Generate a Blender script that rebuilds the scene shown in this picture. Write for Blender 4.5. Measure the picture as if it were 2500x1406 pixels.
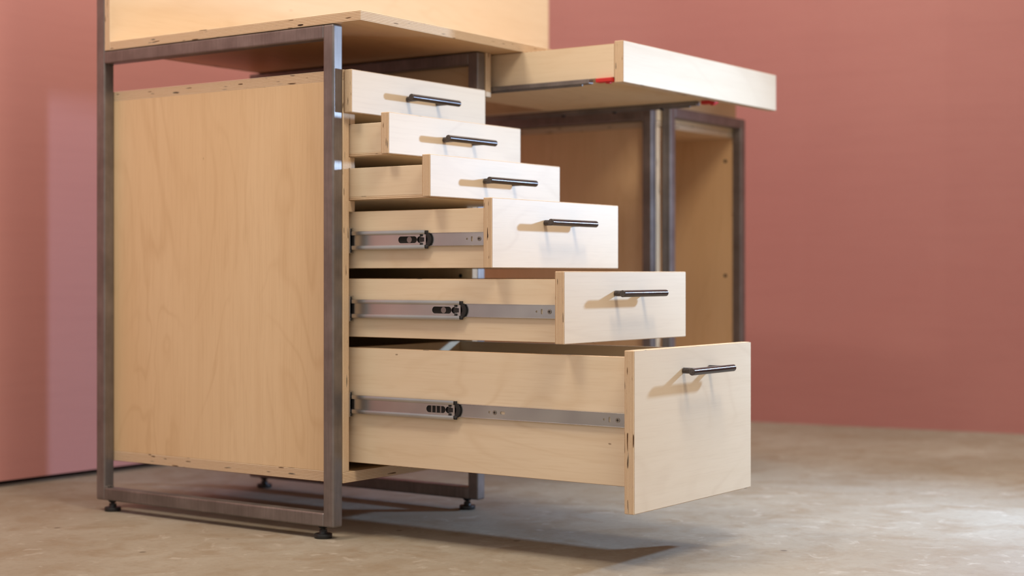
import bpy, bmesh, math, random
from mathutils import Vector, Matrix

for o in list(bpy.data.objects):
    bpy.data.objects.remove(o, do_unlink=True)
scene = bpy.context.scene
COL = scene.collection
random.seed(7)

# ------------------------------------------------------------------ camera
FPX = 3878.466                       # focal length in pixels of the 2500 px wide frame
FWD = Vector((0.8158, 0.5784, 0.0))
CAM = Vector((-2.1648, -1.9323, 0.484))
cd = bpy.data.cameras.new('camera')
cam = bpy.data.objects.new('camera', cd)
COL.objects.link(cam)
cam.location = CAM
cam.rotation_euler = (math.radians(90), 0, math.atan2(FWD.y, FWD.x) - math.pi / 2)
cd.sensor_width = 36.0
cd.lens = FPX * 36.0 / 2500.0
cd.shift_y = -(703 - 669) / 2500.0
cd.clip_start = 0.05
cd.dof.use_dof = True
cd.dof.focus_distance = 2.72
cd.dof.aperture_fstop = 2.6
scene.camera = cam

# ------------------------------------------------------------------ world and lights
wd = bpy.data.worlds.new('world')
scene.world = wd
wd.use_nodes = True
wd.node_tree.nodes['Background'].inputs[0].default_value = (1.0, 0.92, 0.88, 1)
wd.node_tree.nodes['Background'].inputs[1].default_value = 0.62


def area_light(name, loc, target, sx, sy, power, colr):
    l = bpy.data.lights.new(name, 'AREA')
    l.shape = 'RECTANGLE'
    l.size, l.size_y = sx, sy
    l.energy = power
    l.color = colr
    o = bpy.data.objects.new(name, l)
    COL.objects.link(o)
    o.location = loc
    d = Vector(target) - Vector(loc)
    o.rotation_euler = d.to_track_quat('-Z', 'Y').to_euler()
    return o


# two ceiling fixtures over the left of the desk and in front of it
area_light('ceiling_and_fill_light', (-0.95, 0.35, 2.8), (-0.95, 0.35, 0), 0.35, 0.6, 37, (1.0, 0.87, 0.70))
area_light('ceiling_and_fill_light', (-0.45, -1.7, 2.8), (-0.45, -1.7, 0), 0.6, 1.0, 54, (1.0, 0.85, 0.66))
area_light('ceiling_and_fill_light', (1.55, -0.15, 2.8), (1.55, -0.15, 0), 0.6, 1.0, 41, (0.96, 0.90, 0.78))  # added fill without a known fixture, lifts the right wall
# cool work lamp standing right of the drawers
wl = bpy.data.lights.new('work_lamp_light', 'SPOT')
wl.energy = 98
wl.color = (0.45, 0.68, 1.0)
wl.shadow_soft_size = 0.045
wl.spot_size = math.radians(146)
wl.spot_blend = 1.0
wo = bpy.data.objects.new('work_lamp_light', wl)
COL.objects.link(wo)
wo.location = (1.38, -1.18, 0.82)
wo.rotation_euler = (Vector((0.02, -0.48, 0.20)) - wo.location).to_track_quat('-Z', 'Y').to_euler()

scene.view_settings.view_transform = 'Standard'
scene.view_settings.look = 'None'
scene.view_settings.exposure = 0.0
scene.view_settings.gamma = 1.0
scene.view_settings.use_curve_mapping = False


# ------------------------------------------------------------------ materials
class NT:
    def __init__(self, name):
        self.m = bpy.data.materials.new(name)
        self.m.use_nodes = True
        self.t = self.m.node_tree
        self.b = self.t.nodes['Principled BSDF']

    def n(self, typ, **kw):
        nd = self.t.nodes.new(typ)
        for k, v in kw.items():
            setattr(nd, k, v)
        return nd

    def l(self, a, b):
        self.t.links.new(a, b)

    def math(self, op, a, b=None, c=None):
        nd = self.n('ShaderNodeMath', operation=op)
        for i, v in enumerate((a, b, c)):
            if v is None:
                continue
            if isinstance(v, (int, float)):
                nd.inputs[i].default_value = v
            else:
                self.l(v, nd.inputs[i])
        return nd.outputs[0]

    def mix(self, fac, a, b, blend='MIX'):
        nd = self.n('ShaderNodeMix', data_type='RGBA', blend_type=blend)
        for i, v in ((0, fac), (6, a), (7, b)):
            if isinstance(v, (int, float)):
                nd.inputs[i].default_value = v
            elif isinstance(v, tuple):
                nd.inputs[i].default_value = v + (1,) if len(v) == 3 else v
            else:
                self.l(v, nd.inputs[i])
        return nd.outputs[2]

    def ramp(self, v, lo, hi):
        nd = self.n('ShaderNodeMapRange', clamp=True)
        nd.inputs[1].default_value = lo
        nd.inputs[2].default_value = hi
        self.l(v, nd.inputs[0])
        return nd.outputs[0]

    def coords(self, rnd=True):
        tc = self.n('ShaderNodeTexCoord')
        v = tc.outputs['Object']
        if rnd:
            oi = self.n('ShaderNodeObjectInfo')
            a = self.n('ShaderNodeVectorMath', operation='ADD')
            s = self.math('MULTIPLY', oi.outputs['Random'], 17.0)
            cb = self.n('ShaderNodeCombineXYZ')
            for i in range(3):
                self.l(s, cb.inputs[i])
            self.l(v, a.inputs[0])
            self.l(cb.outputs[0], a.inputs[1])
            return tc.outputs['Object'], a.outputs[0]
        return v, v

    def scaled(self, v, sc):
        mp = self.n('ShaderNodeMapping')
        mp.inputs['Scale'].default_value = sc
        self.l(v, mp.inputs[0])
        return mp.outputs[0]

    def noise(self, v, scale, detail=3, rough=0.5, dist=0.0):
        nd = self.n('ShaderNodeTexNoise')
        nd.inputs['Scale'].default_value = scale
        nd.inputs['Detail'].default_value = detail
        nd.inputs['Roughness'].default_value = rough
        nd.inputs['Distortion'].default_value = dist
        self.l(v, nd.inputs['Vector'])
        return nd.outputs['Fac']

    def bump(self, h, strength, dist=0.001):
        nd = self.n('ShaderNodeBump')
        nd.inputs['Strength'].default_value = strength
        nd.inputs['Distance'].default_value = dist
        self.l(h, nd.inputs['Height'])
        self.l(nd.outputs[0], self.b.inputs['Normal'])

    def base(self, c, rough=0.5, metal=0.0, spec=None):
        i = self.b.inputs
        if isinstance(c, tuple):
            i['Base Color'].default_value = c + (1,)
        else:
            self.l(c, i['Base Color'])
        if isinstance(rough, (int, float)):
            i['Roughness'].default_value = rough
        else:
            self.l(rough, i['Roughness'])
        i['Metallic'].default_value = metal
        if spec is not None:
            i['Specular IOR Level'].default_value = spec
        return self.m


MATS = {}


def veneer(axis, tone='birch'):
    key = ('veneer', axis, tone)
    if key in MATS:
        return MATS[key]
    k = NT('birch_veneer_' + 'xyz'[axis] + '_' + tone)
    raw, v = k.coords()
    st = [1.0, 1.0, 1.0]
    st[axis] = 0.30
    vb = k.scaled(v, st)
    fig = k.noise(vb, 4.6, 3, 0.42, 0.9)
    cont = k.math('PINGPONG', k.math('MULTIPLY', fig, 9.0), 0.5)
    cont = k.ramp(cont, 0.0, 0.16)                    # thin growth lines
    cont = k.math('SUBTRACT', 1.0, cont)
    broad = k.noise(vb, 2.6, 2, 0.5)
    st2 = [1.0, 1.0, 1.0]
    st2[axis] = 0.035
    fib = k.noise(k.scaled(v, st2), 330.0, 3, 0.6)
    fib2 = k.noise(k.scaled(v, st2), 60.0, 3, 0.6)
    if tone == 'pale':
        c1, c2, c3, c4 = (0.74, 0.62, 0.47), (0.70, 0.575, 0.42), (0.58, 0.45, 0.32), (0.65, 0.52, 0.37)
    elif tone == 'warm_bounce':  # same birch, reddish bounce light mixed into its colours
        c1, c2, c3, c4 = (0.755, 0.525, 0.315), (0.69, 0.440, 0.232), (0.50, 0.29, 0.135), (0.63, 0.40, 0.21)
    elif tone == 'raw':
        c1, c2, c3, c4 = (0.755, 0.635, 0.475), (0.70, 0.565, 0.40), (0.54, 0.38, 0.22), (0.65, 0.50, 0.335)
    else:
        c1, c2, c3, c4 = (0.745, 0.560, 0.350), (0.675, 0.470, 0.262), (0.50, 0.31, 0.15), (0.62, 0.425, 0.235)
    c = k.mix(k.ramp(broad, 0.32, 0.68), c1, c2)
    c = k.mix(k.math('MULTIPLY', k.math('MULTIPLY', cont, k.ramp(k.noise(vb, 7.0, 2), 0.35, 0.65)), 0.27), c, c3)
    c = k.mix(k.math('MULTIPLY', k.ramp(fib2, 0.42, 0.72), 0.26), c, c4)
    c = k.mix(k.math('MULTIPLY', k.ramp(fib, 0.5, 0.8), 0.30), c, c3)
    sp = k.noise(k.scaled(v, tuple(0.6 if i == axis else 1.6 for i in range(3))), 70.0, 0, 0.4)
    c = k.mix(k.math('MULTIPLY', k.ramp(sp, 0.90, 0.92), 0.7), c, (0.16, 0.08, 0.04))
    k.bump(fib, 0.12, 0.0004)
    MATS[key] = k.base(c, 0.46, 0, 0.35)
    return MATS[key]


def plyedge(axis):
    key = ('edge', axis)
    if key in MATS:
        return MATS[key]
    k = NT('plywood_edge_' + 'xyz'[axis])
    raw, v = k.coords()
    sx = k.n('ShaderNodeSeparateXYZ')
    k.l(raw, sx.inputs[0])
    wob = k.noise(v, 25.0, 2)
    t = k.math('ADD', sx.outputs[axis], k.math('MULTIPLY', wob, 0.0006))
    s = k.math('SINE', k.math('MULTIPLY', t, 2 * math.pi / 0.00277))
    band = k.ramp(s, -0.35, 0.45)
    st = [0.12, 0.12, 0.12]
    st[axis] = 2.2
    vs = k.scaled(v, st)
    c = k.mix(band, (0.37, 0.215, 0.11), (0.84, 0.69, 0.50))
    fl = k.noise(vs, 160.0, 3, 0.6)
    c = k.mix(k.math('MULTIPLY', k.ramp(fl, 0.45, 0.75), 0.35), c, (0.55, 0.37, 0.20))
    st3 = [0.5, 0.5, 0.5]
    st3[axis] = 5.0
    vo = k.noise(k.scaled(v, st3), 58.0, 1, 0.3)
    c = k.mix(k.ramp(vo, 0.70, 0.725), c, (0.035, 0.018, 0.01))
    k.bump(s, 0.12, 0.0004)
    MATS[key] = k.base(c, 0.62, 0, 0.25)
    return MATS[key]


def simple(name, c, rough=0.5, metal=0.0, spec=None):
    if name not in MATS:
        k = NT(name)
        raw, v = k.coords()
        f = k.noise(v, 120.0, 3)
        cc = k.mix(k.math('MULTIPLY', f, 0.35), c, tuple(x * 0.75 for x in c))
        MATS[name] = k.base(cc, rough, metal, spec)
    return MATS[name]


def steel():
    if 'steel' in MATS:
        return MATS['steel']
    k = NT('raw_mill_steel')
    raw, v = k.coords()
    a = k.noise(v, 14.0, 4, 0.6)
    st = k.noise(k.scaled(v, (1, 1, 0.05)), 300.0, 3)
    c = k.mix(k.ramp(a, 0.35, 0.7), (0.185, 0.165, 0.158), (0.28, 0.25, 0.24))
    c = k.mix(k.math('MULTIPLY', k.ramp(st, 0.45, 0.8), 0.4), c, (0.12, 0.10, 0.095))
    r = k.math('ADD', k.math('MULTIPLY', a, 0.25), 0.30)
    k.bump(st, 0.08, 0.0003)
    MATS['steel'] = k.base(c, r, 0.70)
    return MATS['steel']


def zinc():
    if 'zinc' in MATS:
        return MATS['zinc']
    k = NT('bright_zinc_plate')
    raw, v = k.coords()
    st = k.noise(k.scaled(v, (1, 0.03, 1)), 420.0, 3)
    b = k.noise(v, 9.0, 2)
    c = k.mix(k.ramp(b, 0.3, 0.7), (0.42, 0.40, 0.40), (0.56, 0.55, 0.53))
    k.bump(st, 0.05, 0.0002)
    MATS['zinc'] = k.base(c, 0.27, 1.0)
    return MATS['zinc']


def handle_metal():
    if 'handle' in MATS:
        return MATS['handle']
    k = NT('dark_brushed_metal')
    raw, v = k.coords()
    st = k.noise(k.scaled(v, (0.03, 1, 1)), 500.0, 2)
    c = k.mix(k.ramp(st, 0.35, 0.7), (0.085, 0.075, 0.075), (0.15, 0.135, 0.135))
    tg = k.n('ShaderNodeTangent', direction_type='RADIAL', axis='X')
    k.l(tg.outputs[0], k.b.inputs['Tangent'])
    k.b.inputs['Anisotropic'].default_value = 0.85
    k.b.inputs['Anisotropic Rotation'].default_value = 0.25
    MATS['handle'] = k.base(c, 0.30, 0.95)
    return MATS['handle']


def concrete():
    k = NT('worn_concrete')
    raw, v = k.coords(False)
    a = k.noise(v, 2.3, 5, 0.62)
    b = k.noise(v, 9.0, 5, 0.65, 0.4)
    d = k.noise(v, 70.0, 4, 0.7)
    w = k.noise(v, 20.0, 3, 0.6, 0.8)
    c = k.mix(k.ramp(a, 0.35, 0.68), (0.265, 0.225, 0.172), (0.335, 0.308, 0.258))
    c = k.mix(k.math('MULTIPLY', k.ramp(b, 0.46, 0.66), 0.65), c, (0.225, 0.17, 0.112))
    c = k.mix(k.math('MULTIPLY', k.ramp(w, 0.60, 0.70), 0.5), c, (0.43, 0.395, 0.345))
    c = k.mix(k.math('MULTIPLY', k.ramp(d, 0.50, 0.75), 0.35), c, (0.17, 0.135, 0.10))
    vor = k.n('ShaderNodeTexVoronoi')
    vor.inputs['Scale'].default_value = 7.0
    k.l(v, vor.inputs['Vector'])
    spot = k.ramp(vor.outputs['Distance'], 0.055, 0.035)
    c = k.mix(k.math('MULTIPLY', spot, 0.7), c, (0.08, 0.06, 0.045))
    k.bump(d, 0.25, 0.002)
    return k.base(c, 0.62, 0, 0.35)


def pink_wall():
    k = NT('pink_painted_wall')
    raw, v = k.coords(False)
    a = k.noise(v, 0.9, 3)
    st = k.noise(k.scaled(v, (0.4, 0.4, 5.0)), 9.0, 4, 0.6)
    c = k.mix(k.ramp(a, 0.3, 0.7), (0.66, 0.338, 0.308), (0.62, 0.300, 0.280))
    c = k.mix(k.math('MULTIPLY', k.ramp(st, 0.45, 0.75), 0.22), c, (0.55, 0.26, 0.24))
    k.bump(st, 0.05, 0.002)
    return k.base(c, 0.7, 0, 0.25)


M_BLACK = simple('black_plastic', (0.012, 0.012, 0.013), 0.45)
M_RED = simple('red_plastic', (0.55, 0.02, 0.02), 0.4)
M_DARK = simple('dark_gap', (0.012, 0.010, 0.009), 0.9)
M_SCREW = simple('zinc_screw', (0.34, 0.31, 0.27), 0.35, 1.0)
M_WELD = simple('weld_metal', (0.16, 0.14, 0.13), 0.5, 0.9)
M_PINK = pink_wall()

# ------------------------------------------------------------------ object helpers
WORLD = {}                            # object -> world origin


def link(o, world, parent=None):
    COL.objects.link(o)
    w = Vector(world)
    WORLD[o.name] = w
    if parent is not None:
        o.parent = parent
        o.location = w - WORLD[parent.name]
    else:
        o.location = w
    return o


def thing(name, loc, label, cat, group=None):
    o = bpy.data.objects.new(name, None)
    o.empty_display_size = 0.05
    link(o, loc)
    o['label'] = label
    o['category'] = cat
    if group:
        o['group'] = group
    return o


def mesh_obj(name, bm, mats, world, parent=None, smooth=False):
    me = bpy.data.meshes.new(name)
    bm.normal_update()
    bm.to_mesh(me)
    bm.free()
    for m in (mats if isinstance(mats, (list, tuple)) else [mats]):
        me.materials.append(m)
    if smooth:
        for p in me.polygons:
            p.use_smooth = True
    o = bpy.data.objects.new(name, me)
    return link(o, world, parent)


def box_bm(size, bev=0.0, seg=1, bm=None, off=(0, 0, 0)):
    own = bmesh.new()
    bmesh.ops.create_cube(own, size=1.0)
    bmesh.ops.scale(own, vec=size, verts=own.verts)
    if bev > 0:
        bmesh.ops.bevel(own, geom=list(own.edges), offset=bev, segments=seg, profile=0.5, affect='EDGES')
    bmesh.ops.translate(own, vec=off, verts=own.verts)
    if bm is None:
        return own
    me = bpy.data.meshes.new('tmp')
    own.to_mesh(me)
    own.free()
    bm.from_mesh(me)
    bpy.data.meshes.remove(me)
    return bm


def ctr(lo, hi):
    return tuple((a + b) / 2 for a, b in zip(lo, hi)), tuple(abs(b - a) for a, b in zip(lo, hi))


def board(name, parent, lo, hi, grain=1, tone='birch', bev=0.0007, thick=None):
    """plywood board: veneer on the two wide faces, layered plies on the four edges"""
    c, s = ctr(lo, hi)
    ax = thick if thick is not None else min(range(3), key=lambda i: s[i])
    bm = box_bm(s, bev)
    bm.normal_update()
    for f in bm.faces:
        f.material_index = 0 if abs(f.normal[ax]) > 0.9 else 1
    return mesh_obj(name, bm, [veneer(grain, tone), plyedge(ax)], c, parent)


def tube(name, parent, lo, hi, bev=0.0032):
    c, s = ctr(lo, hi)
    bm = box_bm(s, bev, 3)
    o = mesh_obj(name, bm, steel(), c, parent)
    return o


def cyl_bm(bm, r1, r2, h, seg=24, mat=None, bev=0.0):
    t = bmesh.new()
    bmesh.ops.create_cone(t, cap_ends=True, segments=seg, radius1=r1, radius2=r2, depth=h)
    if bev:
        es = [e for e in t.edges if len(e.link_faces) == 2 and any(len(f.verts) > 4 for f in e.link_faces)]
        bmesh.ops.bevel(t, geom=es, offset=bev, segments=2, profile=0.5, affect='EDGES')
    if mat is not None:
        bmesh.ops.transform(t, matrix=mat, verts=t.verts)
    me = bpy.data.meshes.new('tmp')
    t.to_mesh(me)
    t.free()
    bm.from_mesh(me)
    bpy.data.meshes.remove(me)


def shade_by_angle(o, deg=35):
    me = o.data
    for p in me.polygons:
        p.use_smooth = True
    bm = bmesh.new()
    bm.from_mesh(me)
    for e in bm.edges:
        if len(e.link_faces) == 2 and e.calc_face_angle() > math.radians(deg):
            e.smooth = False
    bm.to_mesh(me)
    bm.free()


def plate_with_holes(bm, y0, y1, z0, z1, x, t, holes):
    """thin plate in the YZ plane at x with real openings (holes: (y, z, ry, rz) capsules)"""
    cu = bpy.data.curves.new('tmpc', 'CURVE')
    cu.dimensions = '2D'
    cu.fill_mode = 'BOTH'
    cu.extrude = t / 2

    def poly(pts):
        sp = cu.splines.new('POLY')
        sp.points.add(len(pts) - 1)
        for p, q in zip(sp.points, pts):
            p.co = (q[0], q[1], 0, 1)
        sp.use_cyclic_u = True
    poly([(y0, z0), (y1, z0), (y1, z1), (y0, z1)])
    for (hy, hz, ry, rz) in holes:
        r = min(ry, rz)
        pts = []
        for i in range(20):
            a = 2 * math.pi * (i + 0.5) / 20
            pts.append((hy + math.cos(a) * r + math.copysign(ry - r, math.cos(a)),
                        hz + math.sin(a) * r + math.copysign(rz - r, math.sin(a))))
        poly(pts)
    ob = bpy.data.objects.new('tmpc', cu)
    COL.objects.link(ob)
    dg = bpy.context.evaluated_depsgraph_get()
    me = bpy.data.meshes.new_from_object(ob.evaluated_get(dg))
    # curve x -> world y, curve y -> world z, curve z -> world x
    me.transform(Matrix(((0, 0, 1, x), (1, 0, 0, 0), (0, 1, 0, 0), (0, 0, 0, 1))))
    bm.from_mesh(me)
    bpy.data.meshes.remove(me)
    bpy.data.objects.remove(ob)
    bpy.data.curves.remove(cu)


# ------------------------------------------------------------------ the setting
def struct(o):
    o['kind'] = 'structure'
    return o


bm = bmesh.new()
bmesh.ops.create_grid(bm, x_segments=1, y_segments=1, size=1)
bmesh.ops.scale(bm, vec=(5.2, 4.0, 1), verts=bm.verts)
o = struct(mesh_obj('floor', bm, concrete(), (0.0, -1.6, 0)))
o['label'] = 'worn blotchy concrete floor'

YB = 1.10
bm = box_bm((3.60, 0.02, 3.2))
o = struct(mesh_obj('wall_back', bm, M_PINK, (0.300, YB + 0.01, 0.014 + 1.6)))
o['label'] = 'pink wall behind the desk, a dark gap along its foot'
bm = box_bm((3.5, 0.01, 0.03))
o = struct(mesh_obj('gap_shade_1', bm, M_DARK, (0.275, YB + 0.045, 0.015)))  # shade of the gap put in as a near-black strip
o['label'] = 'near-black strip painted as the shade in the gap under the pink back wall'

# side wall, turning out of the back wall through a rounded corner
p0, p1 = Vector((2.539, 0.425)), Vector((2.647, -0.418))
d = (p1 - p0).normalized()
R = 0.45
# centre of the rounding: R from the back wall and R from the side wall
nrm = Vector((-d.y, d.x)) if Vector((-d.y, d.x)).x < 0 else Vector((d.y, -d.x))
cy = YB - R
s_ = ((cy - (p0 + nrm * R).y)) / d.y
cc = p0 + nrm * R + d * s_
pts = []
a0, a1 = math.pi / 2, math.atan2(-nrm.y, -nrm.x)
for i in range(25):
    a = a0 + (a1 - a0) * i / 24
    pts.append(cc + Vector((math.cos(a), math.sin(a))) * R)
pts.append(pts[-1] + d * 5.5)
bm = bmesh.new()
lo = [bm.verts.new((p.x, p.y, 0.0)) for p in pts]
hi = [bm.verts.new((p.x, p.y, 3.2)) for p in pts]
for i in range(len(pts) - 1):
    bm.faces.new((lo[i], lo[i + 1], hi[i + 1], hi[i]))
bmesh.ops.solidify(bm, geom=list(bm.faces), thickness=0.02)
bmesh.ops.recalc_face_normals(bm, faces=bm.faces)
o = struct(mesh_obj('wall_right', bm, M_PINK, (0, 0, 0)))
o['label'] = 'pink wall right of the desk, meeting the concrete floor'
for p in o.data.polygons:
    p.use_smooth = abs(p.normal.z) < 0.5
shade_by_angle(o, 30)

# ------------------------------------------------------------------ dimensions of the desk
T = 0.0254           # steel tube
W = 0.465            # pedestal width
DEP = 0.648          # pedestal depth
ZR0, ZR1 = 0.0223, 0.9385   # frame bottom and top
PX0, PX1 = T, T + 0.018     # left panel
QX0, QX1 = W - T - 0.018, W - T


def foot(parent, x, y):
    bm = bmesh.new()
    cyl_bm(bm, 0.0165, 0.0165, 0.008, 32, Matrix.Translation((0, 0, 0.0045)), 0.0012)
    cyl_bm(bm, 0.0085, 0.0065, 0.006, 24, Matrix.Translation((0, 0, 0.011)))
    cyl_bm(bm, 0.0075, 0.0075, 0.003, 6, Matrix.Translation((0, 0, 0.0140)))
    cyl_bm(bm, 0.004, 0.004, 0.016, 12, Matrix.Translation((0, 0, 0.0175)))
    cyl_bm(bm, 0.0065, 0.0100, 0.0045, 24, Matrix.Translation((0, 0, 0.0201)))
    o = mesh_obj('leveling_foot', bm, M_BLACK, (x, y, 0.0), parent)
    shade_by_angle(o)
    return o


def weld(parent, x, y, z, n=9, spread=0.009):
    bm = bmesh.new()
    for i in range(n):
        r = random.uniform(0.0016, 0.0032)
        m = Matrix.Translation((random.uniform(-spread, spread), random.uniform(-0.002, 0.002), random.uniform(-0.0015, 0.0025)))
        t = bmesh.new()
        bmesh.ops.create_icosphere(t, subdivisions=1, radius=r, matrix=m)
        me = bpy.data.meshes.new('tmp')
        t.to_mesh(me)
        t.free()
        bm.from_mesh(me)
        bpy.data.meshes.remove(me)
    return mesh_obj('weld_bead', bm, M_WELD, (x, y, z), parent, True)


# ------------------------------------------------------------------ left steel frame
fr = thing('steel_frame', (0, 0, 0), 'dark raw steel tube frame around the cabinet with six open drawers', 'frame')
for x in (0.0, W - T):
    tube('post', fr, (x, 0, ZR0), (x + T, T, ZR1))
    tube('post', fr, (x, DEP - T, ZR0), (x + T, DEP, 1.62 if x == 0 else ZR1))
    tube('rail', fr, (x, T - 0.002, ZR0), (x + T, DEP - T + 0.002, ZR0 + T))
    tube('rail', fr, (x, T - 0.002, ZR1 - T), (x + T, DEP - T + 0.002, ZR1))
    foot(fr, x + T / 2, 0.036)
    foot(fr, x + T / 2, DEP - 0.036)
weld(fr, T / 2, DEP - T - 0.001, ZR0 + T + 0.001, 14)
weld(fr, T / 2, T + 0.001, ZR0 + T, 5)
weld(fr, T / 2, DEP - T - 0.001, ZR1 - T - 0.001, 6)

# ------------------------------------------------------------------ drawer cabinet
cab = thing('drawer_cabinet', ((PX0 + QX1) / 2, 0.31, 0.1), 'birch plywood cabinet with six drawers pulled out in steps like a staircase', 'cabinet')
ZC0, ZC1, ZC2, ZC3 = 0.1010, 0.1205, 0.8395, 0.8580
board('side_panel', cab, (PX0 + 0.0006, 0.0, ZC1), (PX1, 0.63, ZC2), 2)
board('side_panel', cab, (QX0, 0.0, ZC1), (QX1 - 0.0006, 0.63, ZC2), 2)
board('bottom_panel', cab, (PX0 + 0.0006, 0.0, ZC0), (QX1 - 0.0006, 0.63, ZC1), 0)
board('top_panel', cab, (PX0 + 0.0006, 0.0, ZC2), (QX1 - 0.0006, 0.63, ZC3), 0)
board('back_panel', cab, (PX0 + 0.0006, 0.63, ZC0), (QX1 - 0.0006, 0.642, ZC3), 2)
for z in (0.7800, 0.6990, 0.6190):
    board('runner', cab, (PX1, 0.0015, z - 0.0205), (PX1 + 0.018, 0.56, z), 1, thick=0)
    board('runner', cab, (QX0 - 0.018, 0.0015, z - 0.0205), (QX0, 0.56, z), 1, thick=0)


def screw(parent, x, y, z, r, mat, axis='X', sgn=-1):
    bm = bmesh.new()
    rot = Matrix.Rotation(math.radians(90), 4, 'Y')
    cyl_bm(bm, r, r, 0.0012, 16, rot, 0.0003)
    for a in (0, 90):
        box_bm((0.0016, r * 1.2, r * 0.28), 0, 1, bm) if a == 0 else box_bm((0.0016, r * 0.28, r * 1.2), 0, 1, bm)
    # the cross recess reads as darker bars
    for i, f in enumerate(bm.faces):
        f.material_index = 0
    n = len(bm.faces)
    bm.faces.ensure_lookup_table()
    for f in bm.faces[n - 12:]:
        f.material_index = 1
    return mesh_obj('screw', bm, [mat, M_DARK], (x, y, z), parent)


screw(cab, QX0 - 0.0004, 0.030, 0.4805, 0.0042, M_DARK)
screw(cab, QX0 - 0.0004, 0.030, 0.3000, 0.0042, M_DARK)
screw(cab, QX0 - 0.0004, 0.030, 0.6500, 0.0042, M_DARK)


def outer_slide(parent, zc, right=False):
    bm = bmesh.new()
    h = 0.0235
    L0, L1 = -0.0015, 0.56
    yc, ly = (L0 + L1) / 2, L1 - L0
    x0 = PX1
    box_bm((0.0012, ly, 2 * h), 0.0002, 1, bm, (x0 + 0.0007, yc, zc))
    box_bm((0.0095, ly, 0.0013), 0.0003, 1, bm, (x0 + 0.0055, yc, zc + h - 0.0006))
    box_bm((0.0095, ly, 0.0013), 0.0003, 1, bm, (x0 + 0.0055, yc, zc - h + 0.0006))
    w = (x0 + 0.005, yc, zc)
    bmesh.ops.translate(bm, vec=(-w[0], -w[1], -w[2]), verts=bm.verts)
    if right:
        bmesh.ops.scale(bm, vec=(-1, 1, 1), verts=bm.verts)
        bmesh.ops.recalc_face_normals(bm, faces=bm.faces)
        w = (W - w[0], w[1], w[2])
    o = mesh_obj('slide_channel', bm, zinc(), w, parent)
    # black ball cage showing in the open end of the channel
    if not right:
        bm = bmesh.new()
        for s in (-1, 1):
            box_bm((0.0045, 0.020, 0.0045), 0.0008, 1, bm, (0, 0, s * 0.0196))
        box_bm((0.0022, 0.02, 0.030), 0.0004, 1, bm, (-0.0005, 0.004, 0))
        mesh_obj('ball_cage', bm, M_BLACK, (x0 + 0.0038, 0.0075, zc), parent)
    return o


SLZ = {4: 0.5455, 5: 0.4205, 6: 0.2450}
for i in (4, 5, 6):
    outer_slide(cab, SLZ[i])
    outer_slide(cab, SLZ[i], True)

# ------------------------------------------------------------------ drawers
# number: front face y, front z range, box z range, handle z, box outer x
DR = [
    (1, -0.0205, 0.7790, 0.8575, 0.7805, 0.8300, 0.8165, 'closed top drawer with a shallow plywood front'),
    (2, -0.1080, 0.7000, 0.7745, 0.6995, 0.7590, 0.7350, 'second drawer from the top, pulled out a hand width'),
    (3, -0.2023, 0.6205, 0.6950, 0.6195, 0.6782, 0.6545, 'third drawer from the top, open on wooden runners'),
    (4, -0.3366, 0.4945, 0.6150, 0.4945, 0.5990, 0.5755, 'fourth drawer from the top, half open on metal slides'),
    (5, -0.4840, 0.3675, 0.4885, 0.3685, 0.4755, 0.4505, 'fifth drawer from the top, second longest pulled out'),
    (6, -0.6185, 0.0975, 0.3610, 0.1370, 0.3485, 0.3215, 'deep bottom drawer, pulled out furthest'),
]
TF = 0.0185
BL = 0.625
MIDEND = {4: -0.1735, 5: -0.2510, 6: -0.2380}


def sub_box(bm, lo, hi, face_axis, mi_face, mi_edge, origin, bev=0.0006):
    c, s = ctr(lo, hi)
    t = box_bm(s, bev)
    t.normal_update()
    for f in t.faces:
        f.material_index = mi_face if abs(f.normal[face_axis]) > 0.9 else mi_edge
    bmesh.ops.translate(t, vec=tuple(a - b for a, b in zip(c, origin)), verts=t.verts)
    me = bpy.data.meshes.new('tmp')
    t.to_mesh(me)
    t.free()
    bm.from_mesh(me)
    bpy.data.meshes.remove(me)


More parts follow.
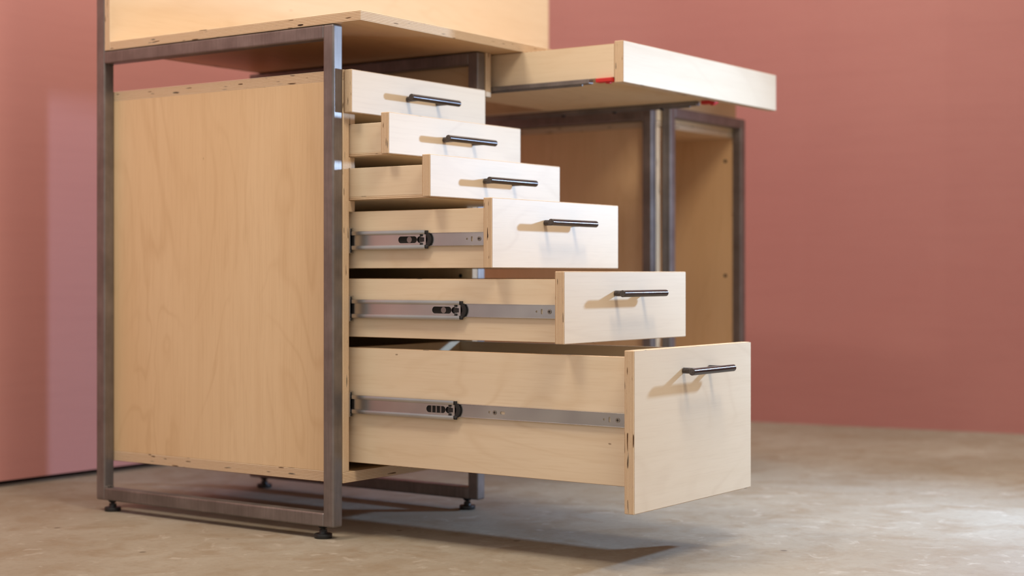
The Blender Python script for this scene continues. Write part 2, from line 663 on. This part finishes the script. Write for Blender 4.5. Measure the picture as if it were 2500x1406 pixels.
for (n, yf, z0, z1, b0, b1, hz, lab) in DR:
    yb = yf + TF
    slide = n >= 4
    bx0 = 0.0562 if slide else 0.0470
    bx1 = W - bx0
    tb = 0.006
    ye = yb + BL
    # the glued box: two sides, back and bottom
    org = (W / 2, (yb + ye) / 2, (b0 + b1) / 2)
    bm = bmesh.new()
    zs = b0 + (0.006 if n < 4 else 0.0)
    for (xa, xb) in ((bx0, bx0 + 0.012), (bx1 - 0.012, bx1)):
        sub_box(bm, (xa, yb, zs), (xb, ye, b1), 0, 0, 1, org)
    sub_box(bm, (bx0 + 0.012, ye - 0.012, zs), (bx1 - 0.012, ye, b1), 1, 0, 2, org)
    if n < 4:
        sub_box(bm, (bx0, yb, b0), (bx1, ye, b0 + 0.006), 2, 0, 3, org)
    else:
        sub_box(bm, (bx0 + 0.012, yb, b0 + 0.010), (bx1 - 0.012, ye - 0.012, b0 + 0.016), 2, 0, 3, org)
    drw = mesh_obj('drawer', bm, [veneer(1, 'raw'), plyedge(0), plyedge(1), plyedge(2)], org, cab)
    drw['label'] = lab
    board('drawer_front', drw, (0.0267, yf, z0), (W - 0.0267, yb, z1), 0, 'pale', 0.0011)
    # bar handle
    so = 0.0325
    bm = bmesh.new()
    rx = Matrix.Rotation(math.radians(90), 4, 'Y')
    ry = Matrix.Rotation(math.radians(90), 4, 'X')
    cyl_bm(bm, 0.0060, 0.0060, 0.148, 40, rx, 0.0005)
    for s in (-1, 1):
        cyl_bm(bm, 0.0050, 0.0050, so - 0.002, 24, Matrix.Translation((s * 0.0455, so / 2, 0)) @ ry, 0.0003)
    h = mesh_obj('bar_handle', bm, handle_metal(), (0.2325, yf - so, hz), drw)
    shade_by_angle(h, 18)
    if slide:
        zc = SLZ[n]
        # rail screwed to the drawer side, with its real holes
        ym = MIDEND[n]
        yi0 = yb + 0.0008
        yi1 = 0.2
        hol = [(yf + 0.0740, zc, 0.0018, 0.0018), (yf + 0.0635, zc, 0.0017, 0.0045)]
        scr = [yf + 0.0475]
        if n == 6:
            hol += [(-0.311, zc, 0.0020, 0.0020), (-0.339, zc, 0.0052, 0.0026)]
            scr += [-0.3225]
        for mir in (False, True):
            bm = bmesh.new()
            plate_with_holes(bm, yi0, yi1, zc - 0.0116, zc + 0.0116, 0.0549, 0.0010, hol)
            for s in (-1, 1):
                box_bm((0.0036, yi1 - yi0, 0.0010), 0.0003, 1, bm, (0.0535, (yi0 + yi1) / 2, zc + s * 0.0112))
            w = Vector((0.054, (yi0 + yi1) / 2, zc))
            bmesh.ops.translate(bm, vec=-w, verts=bm.verts)
            if mir:
                bmesh.ops.scale(bm, vec=(-1, 1, 1), verts=bm.verts)
                w.x = W - w.x
            bmesh.ops.recalc_face_normals(bm, faces=bm.faces)
            mesh_obj('slide_rail', bm, zinc(), w, drw)
        for sy in scr:
            screw(drw, 0.0540, sy, zc, 0.0040, M_SCREW)
        # travelling middle member: two raised ball tracks and a recessed web with a slot
        for mir in (False, True):
            bm = bmesh.new()
            ya, yc_ = ym, 0.30
            plate_with_holes(bm, ya, yc_, zc - 0.0100, zc + 0.0100, 0.0512, 0.0010,
                             [(ya + 0.0415, zc, 0.0215, 0.0062), (ya + 0.0125, zc, 0.0075, 0.0058)])
            for s in (-1, 1):
                box_bm((0.0052, yc_ - ya, 0.0078), 0.0012, 2, bm, (0.0492, (ya + yc_) / 2, zc + s * 0.0132))
            w = Vector((0.050, (ya + yc_) / 2, zc))
            bmesh.ops.translate(bm, vec=-w, verts=bm.verts)
            if mir:
                bmesh.ops.scale(bm, vec=(-1, 1, 1), verts=bm.verts)
                w.x = W - w.x
            bmesh.ops.recalc_face_normals(bm, faces=bm.faces)
            o = mesh_obj('slide_member', bm, zinc(), w, drw)
            shade_by_angle(o, 25)
        # black plastic stop at its front end, with the latch behind the slot
        bm = bmesh.new()
        for s in (-1, 1):
            box_bm((0.0045, 0.0055, 0.0055), 0.0010, 1, bm, (0, -0.0022, s * 0.0136))
            box_bm((0.0030, 0.0050, 0.0062), 0.0008, 1, bm, (-0.0012, 0.0100, s * 0.0088))
        for i in range(9):
            t = -1 + 2 * i / 8
            box_bm((0.0040, 0.0080, 0.0034), 0.0004, 1, bm, (0.0008, -0.0035 - 0.0045 * (1 - t * t), t * 0.0105))
        box_bm((0.0016, 0.0130, 0.0085), 0.0005, 1, bm, (0.0004, 0.0095, 0))
        mesh_obj('slide_stop', bm, M_BLACK, (0.0510, ym, zc), drw)
        bm = bmesh.new()
        box_bm((0.0007, 0.045, 0.013), 0.0002, 1, bm)
        if n == 6:
            for yy in (-0.010, 0.0, 0.010):
                box_bm((0.0012, 0.0030, 0.0120), 0.0003, 1, bm, (-0.0006, yy, 0))
        else:
            cyl_bm(bm, 0.0056, 0.0056, 0.001, 20, Matrix.Translation((-0.0006, -0.0035, 0)) @ rx)
        for f in bm.faces:
            f.material_index = 0
        for f in bm.faces[6 if False else 0:26]:
            f.material_index = 1
        mesh_obj('slide_latch', bm, [simple('worn_steel', (0.30, 0.27, 0.26), 0.4, 0.9), M_DARK], (0.05235, ym + 0.0415, zc), drw)

# ------------------------------------------------------------------ worktop and back board
DX1 = 1.603
ZT0, ZT1 = 0.9396, 0.9570
wt = thing('worktop', (0.8, 0.27, ZT0), 'birch plywood worktop on steel frames, layered front edge catching light', 'worktop')
board('top_board', wt, (0.0, -0.0647, ZT0), (DX1, 0.6060, ZT1), 0, 'warm_bounce')
board('hanger_panel', wt, (W + 0.003, 0.0, 0.8490), (W + 0.0205, 0.58, ZT0), 1)
board('hanger_panel', wt, (0.9640, 0.0, 0.8720), (0.9810, 0.58, ZT0), 1)
board('riser_panel', wt, (1.1920, 0.0182, 0.8560), (1.2100, 0.58, ZT0), 1)
board('riser_panel', wt, (1.1645, 0.0, 0.8550), (1.5770, 0.018, ZT0), 0)

bb = thing('back_board', (0.8, 0.614, ZT0), 'tall pale birch plywood board standing along the back of the worktop', 'board')
board('upright_board', bb, (0.0, 0.6064, ZT0), (1.597, 0.6222, 1.60), 0, 'raw')

# ------------------------------------------------------------------ pull-out tray
tr = thing('pull_out_tray', (0.846, -0.1, 0.86), 'wide shallow plywood tray pulled out from under the worktop, pale front', 'tray')
TX0, TX1, TX2 = 0.507, 1.185, 0.962
TYF = -0.306
board('tray_front', tr, (TX0, TYF, 0.8615), (TX1, TYF + 0.0205, 0.9435), 0, 'pale', 0.001)
board('side_panel', tr, (TX0, TYF + 0.0205, 0.8720), (TX0 + 0.014, 0.150, 0.9388), 1, 'raw')
board('side_panel', tr, (TX2 - 0.014, TYF + 0.0205, 0.8720), (TX2, 0.150, 0.9388), 1, 'raw')
board('back_panel', tr, (TX0 + 0.014, 0.138, 0.8720), (TX2 - 0.014, 0.150, 0.9388), 0, 'raw')
board('bottom_panel', tr, (TX0 + 0.016, TYF + 0.0205, 0.8660), (TX2, 0.150, 0.8720), 0)
for s, (xa, xb) in enumerate(((0.4885, 0.5060), (0.9300, 0.9460))):
    bm = bmesh.new()
    za = 0.8608 if s == 0 else 0.8560
    yA, yB = -0.237, 0.48
    box_bm((xb - xa, yB - yA, 0.0095), 0.0012, 1, bm)
    box_bm((0.0035, yB - yA - 0.02, 0.013), 0.0008, 1, bm, (0, 0.01, -0.0015))
    mesh_obj('slide_rail', bm, steel(), ((xa + xb) / 2, (yA + yB) / 2, za + 0.0050), tr)
    bm = box_bm((0.017, 0.036, 0.0085), 0.0015, 2)
    box_bm((0.010, 0.010, 0.004), 0.001, 1, bm, (0, -0.008, -0.005))
    mesh_obj('release_clip', bm, M_RED, ((xa + xb) / 2 + (0.008 if s == 0 else 0), -0.2655, 0.8672 if s == 0 else 0.8618), tr)
for yy in (-0.145, -0.02, 0.12):
    bm = bmesh.new()
    cyl_bm(bm, 0.0045, 0.0045, 0.003, 14)
    mesh_obj('screw', bm, M_DARK, (0.9380, yy, 0.8530), tr)

# ------------------------------------------------------------------ right steel frame and open cabinet
XR = 1.138
ZQ = 0.8800
f2 = thing('steel_frame', (XR + W / 2, 0.31, 0), 'blurred dark steel tube frame around the open cabinet beyond the tray', 'frame')
for x in (XR, XR + W - T):
    tube('post', f2, (x, 0, ZR0), (x + T, T, ZQ))
    tube('post', f2, (x, DEP - T, ZR0), (x + T, DEP, ZQ))
    tube('rail', f2, (x, T - 0.002, ZR0), (x + T, DEP - T + 0.002, ZR0 + T))
    tube('rail', f2, (x, T - 0.002, ZQ - T), (x + T, DEP - T + 0.002, ZQ))
    foot(f2, x + T / 2, 0.036)
    foot(f2, x + T / 2, DEP - 0.036)
FX0, FX1 = 1.1855, 1.5560
for x in (FX0, FX1):
    tube('post', f2, (x, -T - 0.0003, ZR0), (x + T, -0.0003, 0.8880))
    foot(f2, x + T / 2, -T / 2)
tube('rail', f2, (FX0 + T - 0.002, -T - 0.0003, 0.8880 - T), (FX1 + 0.002, -0.0003, 0.8880))
tube('rail', f2, (FX0 + T - 0.002, -T - 0.0003, ZR0), (FX1 + 0.002, -0.0003, ZR0 + T))

c2 = thing('open_cabinet', (XR + W / 2, 0.31, 0.1), 'open birch plywood cabinet without drawers behind the pulled-out drawers', 'cabinet')
board('side_panel', c2, (XR + PX0 + 0.0006, 0.0005, ZC1), (XR + PX1, 0.63, ZC2), 2, 'warm_bounce')
board('side_panel', c2, (XR + QX0, 0.0005, ZC1), (XR + QX1 - 0.0006, 0.63, ZC2), 2, 'warm_bounce')
board('bottom_panel', c2, (XR + PX0 + 0.0006, 0.0005, ZC0), (XR + QX1 - 0.0006, 0.63, ZC1), 0, 'warm_bounce')
board('top_panel', c2, (XR + PX0 + 0.0006, 0.0005, ZC2), (XR + QX1 - 0.0006, 0.63, ZC3 - 0.004), 0, 'warm_bounce')
board('back_panel', c2, (XR + PX0 + 0.0006, 0.63, ZC0), (XR + QX1 - 0.0006, 0.642, ZC3 - 0.004), 2, 'warm_bounce')
for zz in (0.780, 0.480, 0.240):
    screw(c2, XR + QX0 - 0.0004, 0.022, zz, 0.0045, M_DARK)
